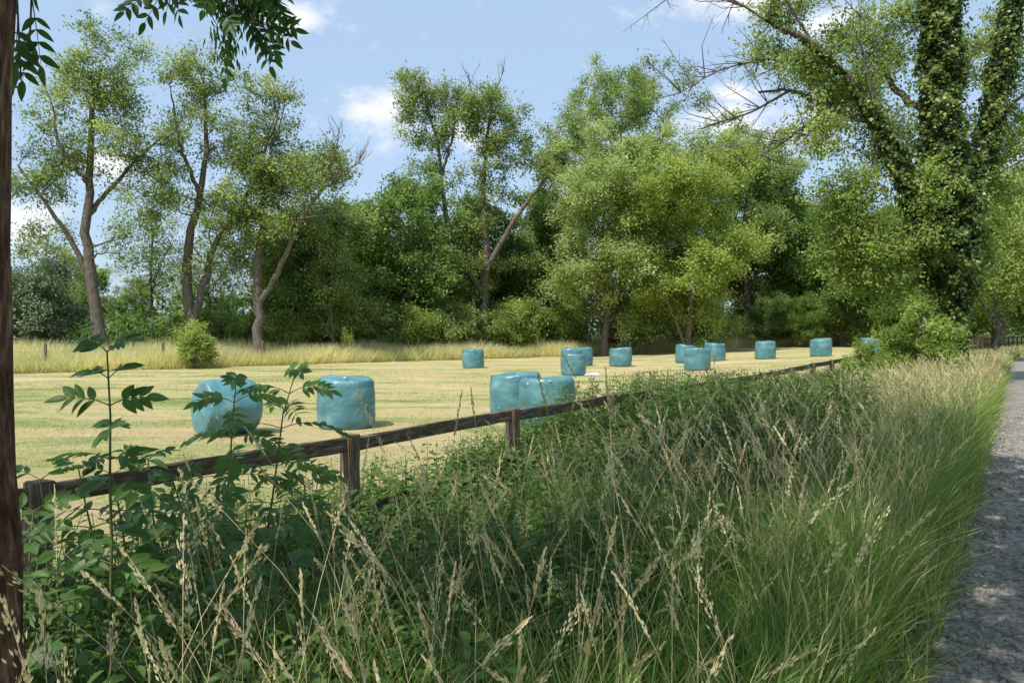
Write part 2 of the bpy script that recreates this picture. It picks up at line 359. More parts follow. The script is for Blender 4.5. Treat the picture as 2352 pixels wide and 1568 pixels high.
# T5
W,C=grow([([(0,0),(0,100),(10,220),(0,330),(5,450),(20,570)],.42,.1),
          ([(0,130),(-60,220),(-90,330),(-100,450),(-135,580)],.3,.08),
          ([(10,190,-.6),(60,280,-1),(110,350,-1),(170,420,-1)],.26,.09),([(-95,400),(-70,490),(-60,570)],.15,.05)],
   [(-125,560,75,75,22),(-70,540,60,70,12),(-130,450,60,75,9),(30,525,60,90,24),(25,410,60,60,7),(130,420,75,60,14),(175,450,55,55,9),(-50,350,90,60,5),(0,230,130,70,12),(-30,130,120,80,12)],1/26.1,195,11,21,.235,
   bare=[([(-10,560,0),(-30,600,0),(-35,635,0)],6),([(20,580,0),(40,620,0),(45,645,0)],6)],seed=5,spread=.30,br=1.1,ex=.4)
tree('oak_tree',at(-2.5,70),'tall many-limbed tree with two high leafy tops',W,C,M_ashleaf)
def gen(h,w,cb,nb,twigs,lpt,leaf,seed,lumps=9,tr=.3,tl=(.6,1.3),spread=.33,wr=1.):
    r=np.random.default_rng(seed)
    zc=(h+cb)/2;rz=(h-cb)/2
    blobs=[(0,zc,w*.40,rz*.85,lumps*2.0)]
    for i in range(lumps):
        a=2*np.pi*i/lumps*2.4+r.random();t=(i+.5)/lumps*1.7-.85
        rr=w*.5*math.sqrt(max(.05,1-t*t))*.68
        lr=w*(.18+.1*r.random())
        blobs.append((math.cos(a)*rr,zc+t*rz*.95,lr,lr*.9,6,math.sin(a)*rr,lr))
    lim=[([(0,0),(.03*w,h*.2),(-.02*w,h*.45,.2),(.02*w,h*.65,0),(0,h*.85)],tr,.05)]
    for i in range(4):
        a=r.random()*6.28;z0=cb*.7+h*.12*i
        lim.append(([(0,z0),(math.cos(a)*w*.15,z0+h*.14,math.sin(a)*w*.15),(math.cos(a)*w*.3,z0+h*.24,math.sin(a)*w*.3)],tr*.5,.05))
    return grow(lim,blobs,1,nb,twigs,lpt,leaf,tl=tl,spread=spread,seed=seed,wood_r=wr,ex=.42)
W,C=gen(20.2,10.8,.7,260,13,25,.23,6,14);tree('broadleaf_tree',at(7.8,68),'rounded pale green tree with dense airy crown',W,C,M_light)
W,C=gen(19.4,11.8,.2,280,13,25,.23,7,14);tree('broadleaf_tree',at(14.6,66.5),'rounded yellow green tree with dense crown',W,C,M_yel)
W,C=gen(30.5,18.5,9,270,12,21,.25,8,16,.45);tree('oak_tree',at(11.2,84),'tall broad olive green tree with open crown',W,C,M_ashleaf)
W,C=gen(23.5,12,3,200,12,24,.25,9,12,.4);tree('broadleaf_tree',at(23.4,80),'mid green tree with pale leaf undersides',W,C,M_ashleaf)
W,C=gen(12,8,.5,140,12,24,.26,10,11,.3);d1=tree('sycamore_tree',at(-15.2,60.5),'dense dark green sycamore leafy down to the ground',W,C,M_dark)
W,C=gen(15.5,10,.5,180,12,24,.28,12,13,.3);d2=tree('sycamore_tree',at(-9.6,67),'broad dense dark tree with foliage to the grass',W,C,M_dark)
W,C=gen(16,10,1,130,11,22,.32,13,10,.35);d3=tree('broadleaf_tree',at(2.8,78),'dark leafy tree standing inside the wood',W,C,M_dark)
W,C=gen(15,10,1,140,11,22,.30,17,10,.35);d4=tree('broadleaf_tree',at(-5,75),'mid green leafy tree at the wood edge',W,C,M_ashleaf)
for (x,y,sc,rz,src) in [(-14,80,.8,1,d2),(-4,81,.8,2,d2),(28.5,84,1.15,3,d2),(31.5,76,.85,1.4,d3),(37,80,.95,4,d4),(33.5,68,.75,5,d1),(41,72,.85,2.2,d2),(44,88,1.0,.4,d4),(19,88,1.1,.9,d3),(2,90,1.0,.3,d4),(24.5,76,.45,.3,d1),(27.5,74,.4,2,d1),(-20,70,.55,2,d4),(-27.5,76,.45,.2,d1),(-35,74,.45,.9,d4),(-45,84,.6,1.9,d3),(-13,73,.9,2.5,d4),(51,84,1.0,1.5,d4),(36,92,1.1,1.0,d2)]:
    copy_thing(src,at(x,y),rz,sc)
W,C=gen(14,9,2.2,150,11,22,.25,14,11,.2);y1=tree('broadleaf_tree',at(36.9,60),'bright yellow green tree beside the track',W,C,M_yel)
copy_thing(y1,at(46,70),1.5,1.1);copy_thing(y1,at(41.5,64),2.6,.8)
W,C=gen(8.2,4.2,2.6,80,10,22,.17,15,8,.09);yt=tree('young_tree',at(24.3,40),'slender young tree with bright green leaves',W,C,M_yel)
W,C=gen(13.5,7,3,55,8,13,.21,16,9,.16);th=tree('young_ash_tree',at(-29,64),'thin sparse young tree behind the meadow',W,C,M_ashleaf)
for (x,y,sc,rz) in [(-23.5,62,.85,1),(-37,66,.7,2),(-33,80,.8,3),(-18.8,61,.85,4),(-42,72,.9,5),(-13,57.5,.7,1)]: copy_thing(th,at(x,y),rz,sc)
BG='bushes by the meadow'
W,C=gen(6.3,6.4,.1,90,9,26,.22,20,9,.1,(.4,.9));wb=tree('willow_bush',at(-31.3,52),'rounded grey green willow bush',W,C,M_willow,cat='bush',group=BG,parts=('stem','foliage'))
copy_thing(wb,at(-36,55),2,.95)
W,C=gen(2.7,2.2,.05,42,8,20,.15,21,7,.05,(.25,.6),.15);yb=tree('bush',at(-18.6,46.5),'small yellow green bush in tall grass',W,C,M_yel,cat='bush',group=BG,parts=('stem','foliage'))
copy_thing(yb,at(-11.6,56),1,(.35,.35,.85))
W,C=gen(4.2,5,.05,70,9,24,.24,22,8,.08,(.4,.9));db=tree('bush',at(-11.5,62.5),'low green bush at the wood edge',W,C,M_ashleaf,cat='bush',group=BG,parts=('stem','foliage'))
for (x,y,sc,rz) in [(-5.5,66,1,1),(-2,67.5,.8,2),(1,70,1.1,3),(5,73,1,4),(-16.5,58,.75,5),(-22.5,59,.7,.5),(11,74,1,2.2),(17,74,1.1,1.1),(21,76,.7,0),(28,78,1,2),(33,76,.9,2),(-25,62,.8,2),(-8.5,64,.9,4.4),(-19,58.5,.7,3.1),(-14,61,1.1,.9)]: copy_thing(db,at(x,y),rz,sc)
# far wood
r=np.random.default_rng(5);C=MB();K=2400
x=-120+250*r.random(K);y=yedge(x)+14+22*r.random(K);hh=np.interp(x/y,[-.7,-.36,-.2,0,.5,.7],[4.2,5,9,11,10,9])*(.75+.35*np.sin(x*.35)*np.cos(x*.13+1))
z=hh*r.random(K)**.8;cl=np.stack([x,y,z+.5],-1)
li=np.repeat(np.arange(K),42);Kl=len(li);P=cl[li]+r.standard_normal((Kl,3))*np.array([1.1,1.,.8])
C.inst(T_leaf,P,r.standard_normal((Kl,3)),r.standard_normal((Kl,3))*.6+np.array([0,-.4,.9]),.5*(.6+.7*r.random(Kl)),np.clip(.35+.2*r.standard_normal(K)[li]+.12*r.standard_normal(Kl),0,1))
link('woodland',C.mesh('woodland',M_dark),kind='stuff',label='dense dark wood beyond the field edge',category='woodland')
print('trees',time.time()-T0)
# ------------------------------------------------------------------ ivy tree
k=1/83
trunkA=[(0,0),(0,150),(-15,300),(-25,450),(-30,600),(-35,760),(-35,980)]
trunkB=[(-5,330),(40,430,.3),(90,560,.5),(120,700,.5),(160,980,.3)]
limbC=[(-15,290),(-90,420,-.3),(-150,510,-.5),(-200,600,-.6),(-270,700,-.6),(-350,780,-.5),(-440,840,-.3)]
W,C=grow([(trunkA,.33,.2),(trunkB,.26,.12),(limbC,.2,.05),
   ([(-200,600,-.6),(-280,640,0),(-360,700,.5),(-430,700,.8)],.1,.03),([(-30,600),(-110,720,1),(-170,850,1)],.13,.05),([(100,600,.5),(150,640,1),(210,700,1)],.12,.04),([(-20,330),(-90,380,1),(-180,330,1),(-240,250,1)],.09,.03)],
  [(-350,750,120,80,17,0,1.5),(-230,690,100,80,17,.8,1.5),(-130,830,110,90,18,1.5,1.2),(180,850,80,100,12,2,1.2),(60,760,60,120,9,1.8,1),(-240,430,90,80,15,0,1.2),(-235,310,90,75,19,0,1.2),(160,480,60,110,11,1.2,1.),(-130,600,60,80,9,1,1),(240,650,70,130,9,1.5,1.2),(-380,880,80,40,8,0,1.5),(-310,580,70,50,7,0,1.2),(-150,260,60,70,9,.1,.6),(90,330,40,90,7,.8,.6),(-95,400,40,90,5,-.9,.4)],k,280,11,20,.105,
  bare=[([(-420,820,-.3),(-520,890,-.2),(-620,915,0),(-690,900,.3)],26),([(-300,730,-.5),(-420,760,0),(-540,740,.3),(-620,690,.4)],22),([(-360,700,.5),(-450,650,.8),(-560,620,.8)],16),([(-350,790,-.5),(-420,900,-.5),(-480,960,-.5)],16),([(-300,640,0),(-400,560,0),(-480,520,0)],12),([(-200,620,-.5),(-230,740,-.5),(-240,860,-.5)],14)],
  tl=(.3,.9),spread=.13,seed=31,wood_r=.6)
root=empty('ivy_clad_tree',at(12.2,22),'large tree wrapped in thick ivy beside the fence','tree')
link('trunk',W.mesh('ivy_tree_trunk',M_bark,True),root);link('crown',C.mesh('ivy_tree_crown',M_ivycrown),root)
r=np.random.default_rng(8);I=MB();K2=MB()
T_iv=(np.array([[0,0,0],[.42,.3,.04],[.25,.75,0],[0,1,0],[-.25,.75,0],[-.42,.3,.04]]),[0,1,2,3,4,5],[6])
for pts,zr,rr_,cnt in [(trunkA,[0,120,190,260,340,420,520,600,980],[.12,.32,.42,.6,.82,.74,.57,.5,.47],45000),(trunkB,[330,430,560,700,980],[.5,.38,.34,.32,.26],13000),(limbC,[290,420,510,600,660,700],[.55,.36,.3,.2,.12,.05],10000)]:
    P=interp_poly(np.array([[a[0]*k,(a[2] if len(a)>2 else 0),a[1]*k] for a in pts]),60)
    Rr=np.interp(P[:,2]/k,zr,rr_)
    sel=Rr>.06
    K2.tubes(P[None][:,sel],(Rr*.5)[None][:,sel],10)
    w=Rr/Rr.sum();i=r.choice(60,cnt,p=w);i2=np.minimum(i+1,59);f=r.random((cnt,1))
    c=P[i]*(1-f)+P[i2]*f
    a=r.random(cnt)*2*np.pi
    T=nrm(P[i2]-P[np.maximum(i-1,0)]);U=nrm(np.cross(T,np.array([0,1,0.])));Wv=np.cross(T,U)
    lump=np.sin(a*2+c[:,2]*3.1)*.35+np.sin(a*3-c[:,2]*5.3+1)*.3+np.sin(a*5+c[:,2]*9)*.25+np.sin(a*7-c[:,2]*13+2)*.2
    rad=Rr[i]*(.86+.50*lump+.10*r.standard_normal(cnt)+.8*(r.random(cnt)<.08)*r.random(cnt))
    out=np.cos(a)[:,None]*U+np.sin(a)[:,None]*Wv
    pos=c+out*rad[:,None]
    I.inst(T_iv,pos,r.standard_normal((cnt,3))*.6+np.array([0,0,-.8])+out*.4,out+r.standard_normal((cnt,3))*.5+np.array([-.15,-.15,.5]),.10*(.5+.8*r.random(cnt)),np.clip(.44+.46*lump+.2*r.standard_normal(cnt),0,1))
iv_=link('ivy',I.mesh('ivy_leaves',M_ivy),root);link('ivy_dark_core',K2.mesh('ivy_dark_core',M_core,True),iv_)  # inner tubes are an added dark core that paints shade into the leaf gaps
W,C=gen(2.4,2.0,.05,60,9,20,.085,41,7,.03,(.15,.4),.08,.4);bb=tree('bush',at(10.7,20.8),'leafy light green bush at the tree base',W,C,M_ivycrown,cat='bush',group='bushes along the fence',parts=('stem','foliage'))
copy_thing(bb,at(8.9,19.6),2,.6);copy_thing(bb,at(11.5,21.2),3,.55);copy_thing(bb,at(7.6,17.6),1,.45)
# ------------------------------------------------------------------ bales
def bale_mesh(seed,rad=.68,h=1.2):
    r=np.random.default_rng(seed);ph=r.random(8)*6.28
    prof=[(0.0,0),(.5,0),(.86,.0),(.95,.03),(.995,.10),(1.01,.25),(1.02,.5),(1.015,.7),(1.0,.84),(.985,.92),(.945,.972),(.88,.995),(.6,1.0),(.3,.985),(0.001,.978)]
    pr=np.array(prof);t=np.linspace(0,len(pr)-1,50);pr=np.stack([np.interp(t,np.arange(len(pr)),pr[:,i]) for i in (0,1)],-1)
    for _ in range(2): pr[1:-1]=(pr[:-2]+2*pr[1:-1]+pr[2:])/4
    m=84;a=np.arange(m)/m*2*np.pi
    rr,zz=pr[:,0][:,None],pr[:,1][:,None]
    d=1+.026*np.sin(2*a+ph[0])+.018*np.sin(3*a+ph[1]+zz*2)+.008*np.sin(9*a+ph[2]+5*zz)+.008*np.sin(zz*15+ph[3]+2*np.sin(a+ph[4]))+.004*np.sin(23*a+6*np.sin(zz*7+ph[5]))
    rr=rr*d*rad
    z=zz*h*(1+.03*np.sin(a+ph[5])*(zz)+.014*np.sin(4*a+ph[6])*zz)
    V=np.stack([rr*np.cos(a),rr*np.sin(a),z+0*rr],-1)
    mb=MB();n=len(pr);i=np.arange(n-1)[:,None];j=np.arange(m)[None]
    f=np.stack([i*m+j,i*m+(j+1)%m,(i+1)*m+(j+1)%m,(i+1)*m+j],-1).reshape(-1,4)
    mb.add(V,f,np.full(len(f),4));return mb.mesh('silage_bale',M_film,True)
bm_=[bale_mesh(i) for i in range(5)]
G='wrapped silage bales in the mown field'
bl=[(-3.93,18.8,1.0,0,'pale teal wrapped silage bale standing on mown grass'),
 (.1,20.9,.97,1,'teal wrapped silage bale partly behind another bale'),
 (.83,19.1,.97,2,'teal wrapped silage bale close beside a second bale'),
 (-2.31,47.6,.97,3,'single teal wrapped bale out in the field'),
 (3.1,40.3,.9,4,'teal wrapped bale standing before two others'),
 (3.6,48.6,.97,0,'teal wrapped bale tucked behind another bale'),(4.45,50.4,.97,1,'teal wrapped bale at the back of a cluster'),
 (6.75,49.5,1.,2,'single teal wrapped bale on dry cut grass'),
 (11.2,51.5,.98,3,'teal wrapped bale at the back of a trio'),(10.05,43.2,1.02,4,'teal wrapped bale at the front of a trio'),(13.3,52.2,.98,0,'teal wrapped bale beside a trio of bales'),
 (16.5,51.9,.98,1,'lone teal wrapped bale on the field'),(20.5,52.8,.98,2,'lone teal wrapped bale near the tall trees'),(25.2,56,.9,3,'teal wrapped bale half hidden by leaves')]
for i,(x,y,sc,mi,lb) in enumerate(bl):
    o=link('silage_bale',bm_[mi],None,at(x,y,-.03),label=lb,category='bale',group=G);o.scale=(sc,sc,sc);o.rotation_euler=(R(rng.normal()*1.2),R(rng.normal()*1.2),i*1.3)
o=link('silage_bale',bm_[3],None,None,label='teal wrapped bale lying on its round side',category='bale',group=G)
o.rotation_euler=(R(90),0,R(-48));o.scale=(.96,.90,.98);x,y=-5.85,17.9;o.location=(x,y,float(H(x,y))+.60)
mb=MB();n=9;gx_,gy_=np.meshgrid(np.linspace(-.45,.45,n),np.linspace(-.3,.3,n));gz=.04+.09*rng.random((n,n))
gz[0]=gz[-1]=0.02;gz[:,0]=gz[:,-1]=.02
i=np.arange(n-1)[:,None];j=np.arange(n-1)[None];f=np.stack([i*n+j,i*n+j+1,(i+1)*n+j+1,(i+1)*n+j],-1).reshape(-1,4)
mb.add(np.stack([gx_,gy_,gz],-1),f,np.full(len(f),4));link('plastic_sheet',mb.mesh('plastic_sheet',M_white,True),None,at(4.0,40.3),label='crumpled white plastic sheet beside a bale',category='plastic sheet')
# ------------------------------------------------------------------ fence
def boxmesh(name,sx,sy,sz,mat,seed,bev=.007):
    bm=bmesh.new();bmesh.ops.create_cube(bm,size=1)
    for v in bm.verts:v.co.x*=sx;v.co.y*=sy;v.co.z*=sz
    mx_=max(sx,sz)
    ax=0 if sx>sz else 2
    bmesh.ops.subdivide_edges(bm,edges=[e for e in bm.edges if abs((e.verts[0].co-e.verts[1].co)[ax])>.5*mx_],cuts=10,use_grid_fill=True)
    rr=np.random.default_rng(seed)
    bmesh.ops.bevel(bm,geom=[e for e in bm.edges if e.calc_face_angle(0)>.5],offset=bev,segments=2,affect='EDGES')
    ph=rr.random(6)*6
    for v in bm.verts:
        t=v.co[ax]
        v.co.z+=.004*math.sin(t*2.3+ph[0]) if ax==0 else 0
        v.co.y+=.005*math.sin(t*3+ph[1])+.002*rr.standard_normal()
        if ax==0: v.co.z+=.002*rr.standard_normal()
        else: v.co.x+=.005*math.sin(t*3+ph[2])+.002*rr.standard_normal()
    me=bpy.data.meshes.new(name);bm.to_mesh(me);bm.free()
    me.materials.append(mat);return me
fence=empty('wooden_fence',at(*xy(2.0,-4.0)),'weathered dark post and rail fence along the track','fence')
fl=np.array(fence.location)
pm=[boxmesh('fence_post',.105,.105,1.3,M_post,i) for i in range(4)]
SP=2.15
ps=[2.0+SP*i for i in range(-2,42)]
pts=[]
for i,s in enumerate(ps):
    x,y=xy(s,-4.0);x=float(x);y=float(y);drop=np.interp(s,[7,14,26,40],[0,-.06,0,.1])
    top=1.56+drop+float(H(x,y))-.5+.006*rng.standard_normal()
    pts.append((x,y,top))
for i,(x,y,t) in enumerate(pts):
    o=link('post',pm[i%4],fence);o.location=(x-fl[0],y-fl[1],t-.65-fl[2]);o.rotation_euler=(R(rng.normal()*1),R(rng.normal()*1),math.atan2(D1,D0)+R(rng.normal()*2))
    if i+1<len(pts):
        x2,y2,t2=pts[i+1];Lr=math.hypot(x2-x,y2-y)-.11
        if i<8: rms=boxmesh('rail',Lr,.045,.1,M_wood,i)
        for dz in (.066,.56):
            o=link('rail',rms,fence);o.location=((x+x2)/2-fl[0],(y+y2)/2-fl[1],(t+t2)/2-dz-fl[2])
            o.rotation_euler=(0,-math.atan2(t2-t,Lr)+R(rng.normal()*.1),math.atan2(y2-y,x2-x))
wf=empty('wire_fence',at(-24,44.5),'thin wire fence with dark posts in tall grass','fence')
wl=np.array(wf.location);wp=boxmesh('wire_post',.12,.12,1.7,M_post,9);prev=None
WMB=MB()
for x in np.arange(-30,8,4.6):
    y=float(yedge(x))+.8;z=float(H(x,y));o=link('post',wp,wf);o.location=(x-wl[0],y-wl[1],z+.7-wl[2]);o.rotation_euler=(R(rng.normal()*3),R(rng.normal()*3),0)
    c=np.array([x,y,z+1.1])-wl
    if prev is not None:
        for dz in (0,-.4): WMB.tubes(np.stack([prev,c])[None]+np.array([0,0,dz]),np.full((1,2),.004),4)
    prev=c
link('wire',WMB.mesh('wire',M_post),wf)
# ------------------------------------------------------------------ grasses
def blades(mb,P,h,w,lean,tint,r,segs=3,curl=1.):
    n=len(P);t=np.array([0,.35,.7,1.]) if segs==3 else np.array([0,1.])
    a=r.random(n)*2*np.pi;wd=np.stack([np.cos(a),np.sin(a),np.zeros(n)],-1)
    C=P[:,None]+np.array([0,0,1.])*(h[:,None]*(t-.18*curl*t**3))[...,None]+lean[:,None]*(h[:,None]*t**2)[...,None]
    ws=w[:,None]*np.array([1,.9,.65]) if segs==3 else w[:,None]
    if segs==3:
        Lf=C[:,:3]-wd[:,None]*ws[...,None]*.5;Rt=C[:,:3]+wd[:,None]*ws[...,None]*.5
        V=np.concatenate([Lf,Rt,C[:,3:]],1)
        l=np.array([0,3,4,1,1,4,5,2,2,5,6]);tt=[4,4,3];kk=7
    else:
        V=np.stack([P-wd*w[:,None]*.5,P+wd*w[:,None]*.5,C[:,1]],1);l=np.array([0,1,2]);tt=[3];kk=3
    mb.add(V,l[None]+np.arange(n)[:,None]*kk,np.tile(tt,n),np.repeat(tint,kk))
r=np.random.default_rng(77)
def verge(n,s0,s1,p0,p1,pw=1.):
    s=s0+(s1-s0)*r.random(n)**pw;p=p0+(p1-p0)*r.random(n)
    x,y=xy(s,p);k_=(np.hypot(x,y)>.95)
    x,y,s,p=x[k_],y[k_],s[k_],p[k_];return np.stack([x,y,H(x,y)-.01],-1),s,p
def leanv(n,a=.25,b=(.10,.05)): return np.stack([r.normal(b[0],a,n),r.normal(b[1],a,n),np.zeros(n)],-1)
# growth is lower beside the fence so that the posts and rails show
def low(s,p): return 1-.33*(1-sst(p,-3.4,-2.2))*(1-sst(s,7.5,9.5)) - .3*(1-sst(p,-3.6,-2.0))*sst(s,13,15.5)*(1-sst(s,24,28))
mb=MB()
for n,s0,s1,hh,w,pr in [(82000,.2,9,.70,.0095,(-4.6,-.52)),(88000,9,24,.76,.0125,(-4.8,-.47)),(60000,24,62,.54,.018,(-4.8,-.46))]:
    P,s,p=verge(n,s0,s1,*pr);k_=(r.random(len(P))<np.where(s<26,.32+.68*sst(p,-3.4,-1.8),1));P,s,p=P[k_],s[k_],p[k_];n=len(P)
    edge=sst(-p+.14*np.sin(s*2.1)+.12*np.sin(s*5.3),.25,.7);cl=.5+.5*np.sin(P[:,0]*1.9+1)*np.sin(P[:,1]*1.3)
    far=1-.35*sst(s,30,45)*sst(-p,1.0,2.5)
    h=hh*far*low(s,p)*(.45+.55*edge)*(.4+.9*r.random(n))*(.75+.5*cl)
    tint=np.clip(.05+.3*r.random(n)+.22*cl+.6*(r.random(n)<.14)+.2*sst(s,12,28)+.06*sst(p,-1.6,-.6),0,1)
    blades(mb,P,h,w*(.4+1.0*r.random(n)),leanv(n,.34,(.04,.04)),tint,r)
P,s,p=verge(30000,1,40,-.9,-.32);n=len(P);blades(mb,P,.06+.42*r.random(n)**2,np.full(n,.008),leanv(n,.6,(.12,-.05)),.05+.85*r.random(n),r)
P,s,p=verge(26000,8,110,3.0,7);n=len(P);blades(mb,P,.25+.5*r.random(n),np.full(n,.02),leanv(n,.3),.2+.7*r.random(n),r)
P,s,p=verge(22000,62,120,-6,-.6);n=len(P);blades(mb,P,.2+.3*r.random(n),np.full(n,.03),leanv(n,.2),.35+.6*r.random(n),r)
link('verge_grass',mb.mesh('verge_grass',M_grass),kind='stuff',label='tall green grass between the fence and the path',category='grass')
def stalks(n,s0,s1,p0,p1,K,hm,sw,pw=1.,spk=.011,wid=.008,hv=.42):
    P,s,p=verge(n,s0,s1,p0,p1,pw);k_=r.random(len(P))<np.where(s<24,.3+.7*sst(p,-3.2,-1.5),1);P,s,p=P[k_],s[k_],p[k_];n=len(P)
    h=hm*(.7+hv*r.random(n))*(1-.3*sst(s,32,45)*sst(-p,1.,2.5))*low(s,p);ln=leanv(n,.26,(-.05,.0))
    t=np.linspace(0,1,6)
    C=P[:,None]+np.array([0,0,1.])*(h[:,None]*t)[...,None]+ln[:,None]*(h[:,None]*t**2.2)[...,None]
    ST.tubes(C,np.tile(np.linspace(1,.5,6)*sw,(n,1)),3,.45)
    pl=.11+.12*r.random(n)
    li=np.repeat(np.arange(n),K);f=r.random(len(li))
    d=nrm(C[:,-1]-C[:,-2]);top=C[:,-1]
    pos=top[li]-d[li]*(pl[li]*(1-f))[:,None]+ln[li]*(.12*f**2*pl[li])[:,None]
    open_=np.where(r.random(n)<.3,2.0,.75)
    sprd=(wid*open_)[li]*np.sin(np.pi*(.12+.83*f))
    off=r.standard_normal((len(li),3))*sprd[:,None]*.7;pos=pos+off
    SD.inst(T_leaf,pos,d[li]+off*20,r.standard_normal((len(li),3)),np.stack([spk*.8*np.ones(len(li)),spk*(.8+.7*r.random(len(li))),spk*np.ones(len(li))],-1),np.clip(.45+.25*r.standard_normal(n)[li]+.15*r.standard_normal(len(li)),0,1))
ST=MB();SD=MB()
stalks(800,.5,6,-3.9,-.55,52,1.06,.0015,spk=.014,wid=.006,hv=.5)
stalks(45,2.5,6,-3.6,-1.2,70,1.45,.0019,spk=.015,wid=.006,hv=.4)
stalks(1150,5,14,-4.3,-.5,26,1.02,.0022,spk=.018,wid=.007,hv=.5)
stalks(2100,12,30,-4.3,-.45,13,1.0,.0034,spk=.027,wid=.01)
stalks(2100,28,62,-4.6,-.45,8,.64,.006,spk=.05,wid=.02)
link('grass_stalks',ST.mesh('grass_stalks',M_seed),kind='stuff',label='thin dry straw coloured grass stalks',category='grass')
link('grass_seed_heads',SD.mesh('grass_seed_heads',M_seed),kind='stuff',label='feathery golden grass seed heads',category='grass')
mb=MB();n=150000;x=-62+120*r.random(n);y=yedge(x)+(-1.0+12*r.random(n)**1.3+.7*np.sin(x*.9)*np.sin(x*.37))
P=np.stack([x,y,H(x,y)],-1);cl=np.sin(x*.6+y*.4)*np.sin(x*.21-y*.5)
blades(mb,P,(1.25+.3*cl)*(.6+.65*r.random(n)),.05*(.6+.8*r.random(n)),leanv(n,.4,(0,-.15)),np.clip(.58+.25*cl+.2*r.standard_normal(n),0,1),r,1)
link('meadow_grass',mb.mesh('meadow_grass',M_straw),kind='stuff',label='strip of tall pale meadow grass',category='grass')
mb=MB();n=170000;y=7+40*r.random(n)**1.4;x=(-.72+1.25*r.random(n))*y;s,p=sp(x,y);kk=p<-5.6;x,y=x[kk],y[kk]
cl=np.sin(y*.9+1.1*np.sin(x*.23)+.17*x)*np.sin(x*.31+1.7*np.sin(y*.21))+.6*np.sin(y*2.3+1.9*np.sin(x*.4+y*.2))*np.sin(x*.8+y*.4)
kp=r.random(len(x))<.45+.35*cl;x,y,cl=x[kp],y[kp],cl[kp];n=len(x)
P=np.stack([x,y,H(x,y)-.005],-1)
blades(mb,P,(.025+.06*r.random(n)),.007+.0006*y,leanv(n,.8,(0,0)),np.clip(.45+.2*r.standard_normal(n)-.34*cl,0,1),r,1)
link('stubble',mb.mesh('stubble',M_stub),kind='stuff',label='short cut straw stubble on the field',category='grass')
mb=MB();P,s,p=verge(26000,-1,60,-6.3,-4.6);n=len(P);blades(mb,P,.12+.33*r.random(n),np.full(n,.009),leanv(n,.4),.3+.6*r.random(n),r)
link('bank_grass',mb.mesh('bank_grass',M_grass),kind='stuff',label='mixed grass on the bank behind the fence',category='grass')
# nettles
NL=MB();NS=MB()
def nettles(n,s0,s1,p0,p1,hf,ls,pairs=8):
    P,s,p=verge(n,s0,s1,p0,p1);k_=r.random(len(P))<np.interp(p,[p0,p0+.75*(p1-p0),p1],[1,.9,.15]);P,s,p=P[k_],s[k_],p[k_]
    n=len(P);h=hf(s,p)*(.7+.4*r.random(n));ln=leanv(n,.10,(0.03,0))
    t=np.linspace(0,1,5);C=P[:,None]+np.array([0,0,1.])*(h[:,None]*t)[...,None]+ln[:,None]*(h[:,None]*t**2)[...,None]
    NS.tubes(C,np.tile(np.linspace(.004,.002,5),(n,1)),4)
    for j in range(pairs):
        f=.25+.75*(j+.5)/pairs;pos=P+np.array([0,0,1.])*(h*f)[:,None]+ln*(h*f**2)[:,None]
        a0=r.random(n)*.5+j*np.pi/2+P[:,0]*7
        sz=ls*(1.1-.65*max(0,f-.5)*2)*(.75+.5*r.random(n))
        for sg in (0,np.pi):
            a=a0+sg;dr=np.stack([np.cos(a),np.sin(a),np.full(n,.05+.5*max(0,f-.75))-r.random(n)*.45],-1)
            NL.inst(T_nettle,pos+dr*.02,dr,np.array([0,0,1.])+r.standard_normal((n,3))*.2,sz,np.clip(.4+.2*r.standard_normal(n)+.25*(f-.6),0,1))
hf=lambda s,p: np.interp(s,[0,3,5,6.8,7.8,9,11.5,13.5,22,27],[.78,.76,.74,.78,1.0,1.2,1.15,.82,.74,.85])
nettles(1900,.8,8,-4.7,-1.2,hf,.105,9)
nettles(2600,6,13,-4.8,-1.6,hf,.12,9)
nettles(1900,13,26,-4.8,-2.0,hf,.14,6)
link('nettle_leaves',NL.mesh('nettle_leaves',M_nettle),kind='stuff',label='dense toothed green nettle leaves by the fence',category='nettles')
link('nettle_stems',NS.mesh('nettle_stems',M_stem),kind='stuff',label='upright green nettle stems',category='nettles')
# ------------------------------------------------------------------ pinnate plants
def pinnate(LB,SB,P,d,up,length,pairs,ll,tpl=T_ash,droop=.35,tint=.5):
    P=np.array(P,float);d=nrm(np.array(d,float));up=np.array(up,float)
    t=np.linspace(0,1,8)[:,None];C=P+d*length*t+np.array([0,0,-1.])*droop*length*t**2
    SB.tubes(C[None],np.linspace(.0028,.001,8)[None],4)
    pp=[];dd=[];sz=[];T=nrm(np.gradient(C,axis=0));side=nrm(np.cross(T.mean(0),up))
    for i in range(pairs):
        f=.3+.7*(i+.3)/pairs;c=np.array([np.interp(f,t[:,0],C[:,q]) for q in range(3)]);tt=T[int(f*7)]
        for sg in (-1,1):
            pp.append(c);dd.append(tt*.75+side*sg+np.array([0,0,-.12])+r.standard_normal(3)*.1);sz.append(ll*(.85+.3*r.random())*(1-.25*abs(f-.6)))
    pp.append(C[-1]);dd.append(T[-1]);sz.append(ll)
    n=len(pp);LB.inst(tpl,np.array(pp),np.array(dd),np.tile(up,(n,1))+r.standard_normal((n,3))*.2,np.array(sz),np.clip(tint+.12*r.standard_normal(n),0,1))
